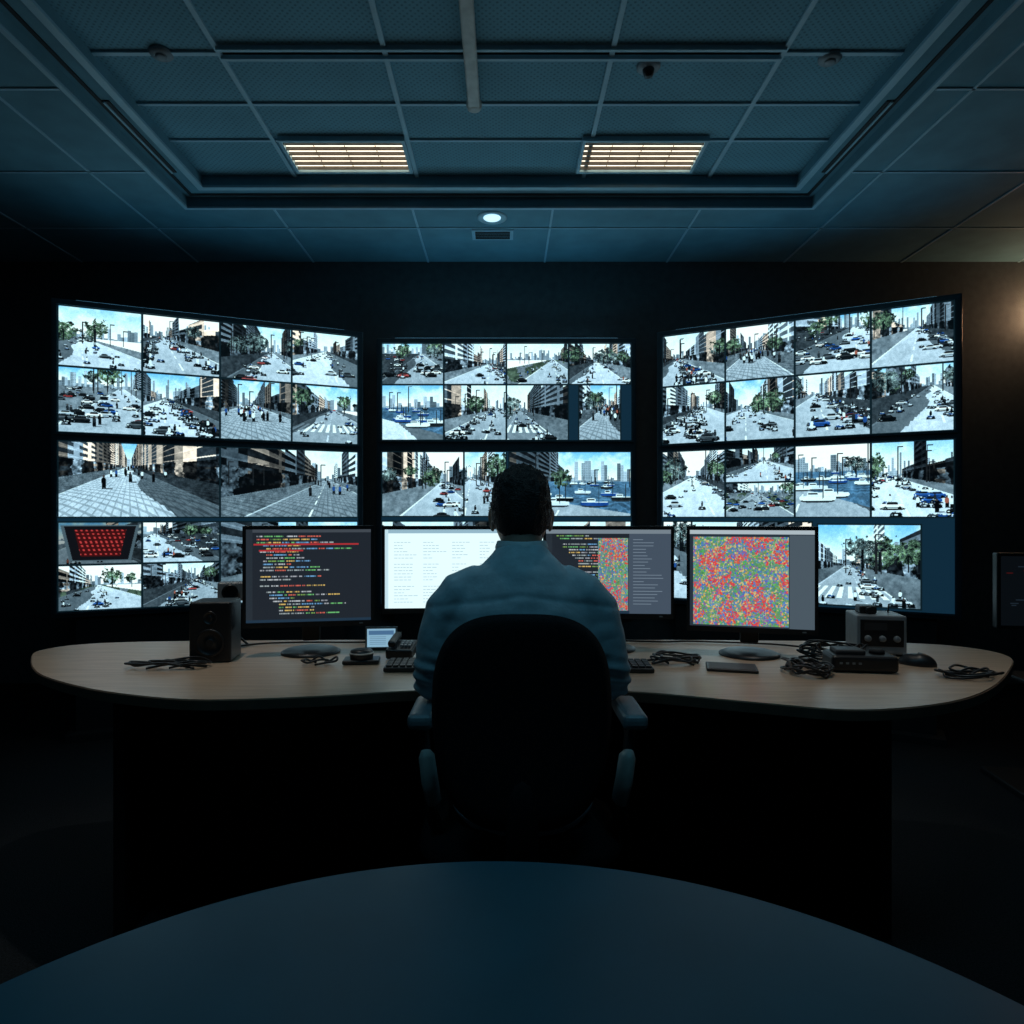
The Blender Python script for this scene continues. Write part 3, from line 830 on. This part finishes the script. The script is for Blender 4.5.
for sx, px in ((-1, -.236), (1, .268)):
    b = MB()
    b.rbox((px, -.02, .740), (.060, .19, .038), M_grey, .014)
    b.build('arm_pad', chair)
    b = MB()
    b.loft([((px, -.02, .728), .016, .028), ((px*.99, -.05, .70), .014, .026), ((px*.95, -.08, .64), .014, .026), ((px*.90, -.08, .52), .014, .026), ((px*.8, -.02, .42), .016, .028), ((px*.5, .02, .385), .016, .028)], M_black, 14, up=(0, 1, 0))
    b.loft([((px*.95, -.082, .665), .012, .022), ((px*.94, -.088, .655), .019, .032), ((px*.91, -.090, .60), .020, .033), ((px*.87, -.085, .55), .018, .030), ((px*.865, -.085, .545), .010, .02)], M_lgrey, 14, up=(0, 1, 0))
    b.build('arm_support', chair)

# ------------------------------------------------------------------ seated man
PX = .042
man = root('seated_man', (PX, 0, 0))
sb = MB()
sb.rings([(0, 1.70, .49, .155, .11), (0, 1.69, .52, .172, .125), (0, 1.68, .60, .172, .122), (0, 1.675, .70, .162, .112), (0, 1.675, .80, .170, .113), (0, 1.68, .90, .186, .118), (0, 1.69, .98, .190, .112), (0, 1.695, 1.03, .170, .098), (0, 1.70, 1.07, .138, .084), (0, 1.71, 1.10, .102, .072), (0, 1.72, 1.125, .076, .064), (0, 1.725, 1.145, .062, .060)], M_shirt, 40)
for s in (-1, 1):
    sb.loft([((s*.09, 1.70, 1.062), .05, .05), ((s*.145, 1.695, 1.028), .062, .06), ((s*.182, 1.70, .98), .062, .064), ((s*.204, 1.70, .91), .056, .060), ((s*.220, 1.705, .845), .050, .054), ((s*.226, 1.725, .805), .047, .049),
             ((s*.215, 1.79, .802), .046, .044), ((s*.195, 1.88, .802), .041, .040), ((s*.172, 1.985, .80), .034, .031)], M_shirt, 24, up=(0, 1, 0))
def wr(co):
    p = Vector(co)
    a = noise.noise(Vector((p.x*9, p.y*9, p.z*16)))*.0045
    a += noise.noise(Vector((p.x*22+4, p.y*22, p.z*34)))*.0020
    w_ = math.exp(-((p.z-.80)/.07)**2)*(1 if abs(p.x) > .15 else .3)
    a += w_*.004*math.sin(p.z*190+p.x*40)
    if p.y < 1.70: a += -.0022*math.exp(-((p.z-1.035+.15*abs(p.x))/.006)**2)
    a += .0020*math.sin(60*(p.z+.9*abs(p.x)))*math.exp(-((abs(p.x)-.15)/.06)**2)*math.exp(-((p.z-.95)/.08)**2)
    return a
remeshed(sb, 'shirt', man, M_shirt, .006, 7, wr)
b = MB()
cn = 40; prof = [(.060, -.012), (.066, -.016), (.067, .0), (.062, .014), (.057, .016), (.056, .0)]
vs = []; fs = []
for k in range(cn):
    a = 2*math.pi*k/cn
    for r_, z_ in prof:
        vs.append((r_*math.cos(a), 1.728+r_*.98*math.sin(a)+z_*.2, 1.145+z_-.018*max(0, math.sin(a))))
for k in range(cn):
    for j in range(len(prof)):
        k2 = (k+1) % cn; j2 = (j+1) % len(prof)
        fs.append((k*6+j, k2*6+j, k2*6+j2, k*6+j2))
b.add(vs, fs, M_collar, True)
b.build('collar', man, weld=True)
for s in (-1, 1):
    b = MB(); b.loft([((s*.178, 1.955, .80), .037, .034), ((s*.174, 1.965, .80), .0385, .0355), ((s*.168, 1.998, .80), .037, .034), ((s*.167, 2.002, .80), .033, .030)], M_collar, 24); b.build('cuff', man)
tb = MB()
tb.rings([(0, 1.71, .484, .14, .10), (0, 1.70, .50, .168, .12), (0, 1.69, .56, .165, .118), (0, 1.69, .60, .15, .10)], M_trous, 32)
for s in (-1, 1):
    tb.loft([((s*.085, 1.70, .565), .085, .078), ((s*.10, 1.85, .565), .085, .074), ((s*.115, 2.0, .56), .070, .066), ((s*.12, 2.08, .545), .062, .062), ((s*.12, 2.115, .48), .058, .058), ((s*.12, 2.115, .35), .056, .060), ((s*.12, 2.105, .20), .048, .050), ((s*.12, 2.10, .09), .046, .050)], M_trous, 24)
remeshed(tb, 'trousers', man, M_trous, .009, 5, lambda c: noise.noise(Vector(c)*18)*.004)
for s in (-1, 1):
    b = MB()
    b.loft([((s*.12, 2.045, .045), .022, .035), ((s*.12, 2.06, .048), .036, .045), ((s*.12, 2.10, .055), .038, .05), ((s*.122, 2.15, .045), .040, .038), ((s*.125, 2.20, .034), .044, .028), ((s*.126, 2.245, .028), .036, .022), ((s*.126, 2.265, .022), .015, .012)], M_shoe, 20)
    b.box((s*.123, 2.15, .006), (.075, .20, .012), M_blackm)
    b.build('shoe', man)
HC = Vector((0, 1.765, 1.222))
def G(n, d, w): return math.exp(-((n-Vector(d).normalized()).length/w)**2)
def headfn(n, p):
    p = p.copy()
    if n.z < 0:
        k = (-n.z)**1.4
        p.x *= 1-.30*k; p.y = p.y*(1-.28*k) + .014*k
    if n.y < 0: p.y *= 1.0+.06*max(0, n.z+.3)
    p.x *= 1-.05*max(0, n.y)
    p.y += .024*G(n, (0, 1, -.22), .16) + .012*G(n, (0, 1, -.05), .12)
    for s in (-1, 1):
        p.y -= .010*G(n, (s*.36, 1, .02), .20); p.y += .005*G(n, (s*.32, 1, .22), .16); p.x += s*.004*G(n, (s*.75, .8, -.22), .25)
    p.y += .007*G(n, (0, 1, -.52), .14) + .009*G(n, (0, 1, -.95), .25)
    return p
b = MB()
b.ell(HC, (.0715, .092, .117), M_skin, 56, 40, fn=headfn)
b.rings([(0, 1.715, 1.10, .062, .060), (0, 1.72, 1.13, .055, .056), (0, 1.73, 1.16, .052, .055), (0, 1.742, 1.20, .052, .056), (0, 1.75, 1.23, .045, .05)], M_skin, 32)
b.build('head', man)
b = MB()
for s in (-1, 1):
    T = Matrix.Translation(HC+Vector((s*.0745, -.004, -.010))) @ Matrix.Rotation(-s*.38, 4, 'Z') @ Matrix.Rotation(s*.14, 4, 'Y') @ Matrix.Rotation(.15, 4, 'X')
    def earfn(n, p):
        p = p.copy(); p.x -= s*.004*math.exp(-((n-Vector((s, .1, .1)).normalized()).length/.5)**2)
        p.y *= 1-.35*max(0, -n.z)
        p.x += s*.0025*math.exp(-((math.hypot(n.y, n.z)-.85)/.15)**2)
        return p
    b.ell((0, 0, 0), (.0065, .018, .030), M_skin, 28, 20, M=T, fn=earfn)
b.build('ears', man)
b = MB()
for s in (-1, 1):
    c = HC+Vector((s*.030, .078, .004)); b.ell(c, (.0125, .0125, .0105), M_eye, 20, 12); b.ell(c+Vector((0, .0085, 0)), (.0058, .005, .0058), M_iris, 16, 10)
    b.tube([HC+Vector((s*.014, .0925, .022)), HC+Vector((s*.030, .0905, .027)), HC+Vector((s*.047, .079, .022))], [.003, .0035, .002], M_hair, 8)
b.ell(HC+Vector((0, .090, -.056)), (.022, .007, .0045), M_lip, 20, 10); b.ell(HC+Vector((0, .089, -.063)), (.018, .007, .005), M_lip, 20, 10)
b.build('face_features', man)
def hairfn(n, p):
    base = headfn(n, p)
    y = n.y
    if y < 0: line = -.52 + .50*max(0, 1+y*1.35)
    else: line = -.05+.62*min(1, y*1.15)
    line = min(line, .6)
    k = (n.z-line)/.12; k = max(0, min(1, k*.5+.5)); k = k*k*(3-2*k)
    top = max(0, n.z)
    side = .006+.011*top**1.2 + .004*max(0, -n.y)
    side += .007*math.exp(-((abs(n.x)-.68)/.22)**2)*math.exp(-((n.z-.68)/.25)**2)
    nz = noise.noise(Vector((n.x*9, n.y*9, n.z*5)))*.0050 + noise.noise(Vector((n.x*26, n.y*26, n.z*12)))*.0045
    off = -.010*(1-k) + (side+nz*(.4+top))*k
    return base + Vector((n.x*.9, n.y, n.z)).normalized()*off
b = MB(); b.ell(HC, (.0715, .092, .117), M_hair, 120, 80, fn=hairfn); b.build('hair', man)
def hand(s):
    hb = MB()
    W = Vector((s*.168, 1.995, .798))
    T = Matrix.Translation(W) @ Matrix.Rotation(s*.12, 4, 'Z')
    hb.loft([((0, -.02, 0), .024, .018), ((0, .01, .0), .026, .018), ((0, .04, .003), .037, .016), ((0, .075, .005), .041, .014), ((0, .095, .003), .036, .010)], M_skin, 20, M=T)
    for i, (fx, L) in enumerate(((-.030, .070), (-.0105, .080), (.0095, .075), (.029, .058))):
        if s < 0: fx = -fx
        sp = fx*.28
        hb.tube([(fx*.9, .075, .004), (fx, .092, .006), (fx+sp*.5, .092+L*.42, .008), (fx+sp*.8, .092+L*.72, -.004), (fx+sp, .092+L*.88, -.018)], [.0098, .0098, .0088, .0080, .0068], M_skin, 12, M=T)
    t = -s
    hb.tube([(t*.022, .018, -.002), (t*.040, .042, -.004), (t*.050, .066, -.008), (t*.050, .088, -.014)], [.013, .0115, .010, .008], M_skin, 12, M=T)
    remeshed(hb, 'hand', man, M_skin, .0028, 3)
hand(-1); hand(1)

# ------------------------------------------------------------------ foreground round table
b = MB()
R = .62
b.lathe([(R-.012, -.032), (R-.002, -.028), (R, -.016), (R, -.004), (R-.003, 0)], (0, 0, .75), M_table, 160)
b.lathe([(.05, .03), (.05, .715), (.16, .718)], (0, 0, 0), M_black, 32)
b.lathe([(.30, 0), (.30, .012), (.26, .024), (.06, .034)], (0, 0, 0), M_black, 48)
b.build('round_meeting_table', loc=(-.015, .315, 0))

# ------------------------------------------------------------------ side monitor on stand at right
r = root('display_on_stand', (2.44, 3.02, 0), -.15)
b = MB()
b.rbox((0, .02, .89), (.48, .04, .34), M_black, .006)
b.rbox((0, .05, .55), (.05, .03, .95), M_black, .006)
b.rbox((0, .05, .015), (.4, .35, .03), M_black, .008)
b.rbox((0, .02, .50), (.34, .22, .02), M_black, .006)
b.build('body', r)
si = np.zeros((140, 200, 3)); si[:] = (.05, .07, .09)
rg = np.random.RandomState(4)
for k in range(30):
    yy = rg.randint(20, 120); xx = rg.randint(10, 150); si[yy:yy+2, xx:xx+rg.randint(5, 40)] = [(.35, .08, .08), (.15, .2, .25)][rg.randint(2)]
screen('screen', r, .45, .735, 1.045, -.001, image_mat('side_display_image', si, .6))

# ------------------------------------------------------------------ camera
cam = bpy.data.cameras.new('camera'); co = bpy.data.objects.new('camera', cam); COL.objects.link(co)
cam.lens = 24.0; cam.sensor_width = 36.0; cam.clip_start = .02
co.location = (0, 0, 1.22); co.rotation_euler = (math.pi/2, 0, 0)
cam.shift_x = 7/1024; cam.shift_y = 5/1024
scene.camera = co
w = bpy.data.worlds.new('world'); scene.world = w; w.use_nodes = True
w.node_tree.nodes['Background'].inputs[0].default_value = (.01, .02, .03, 1)
w.node_tree.nodes['Background'].inputs[1].default_value = .2
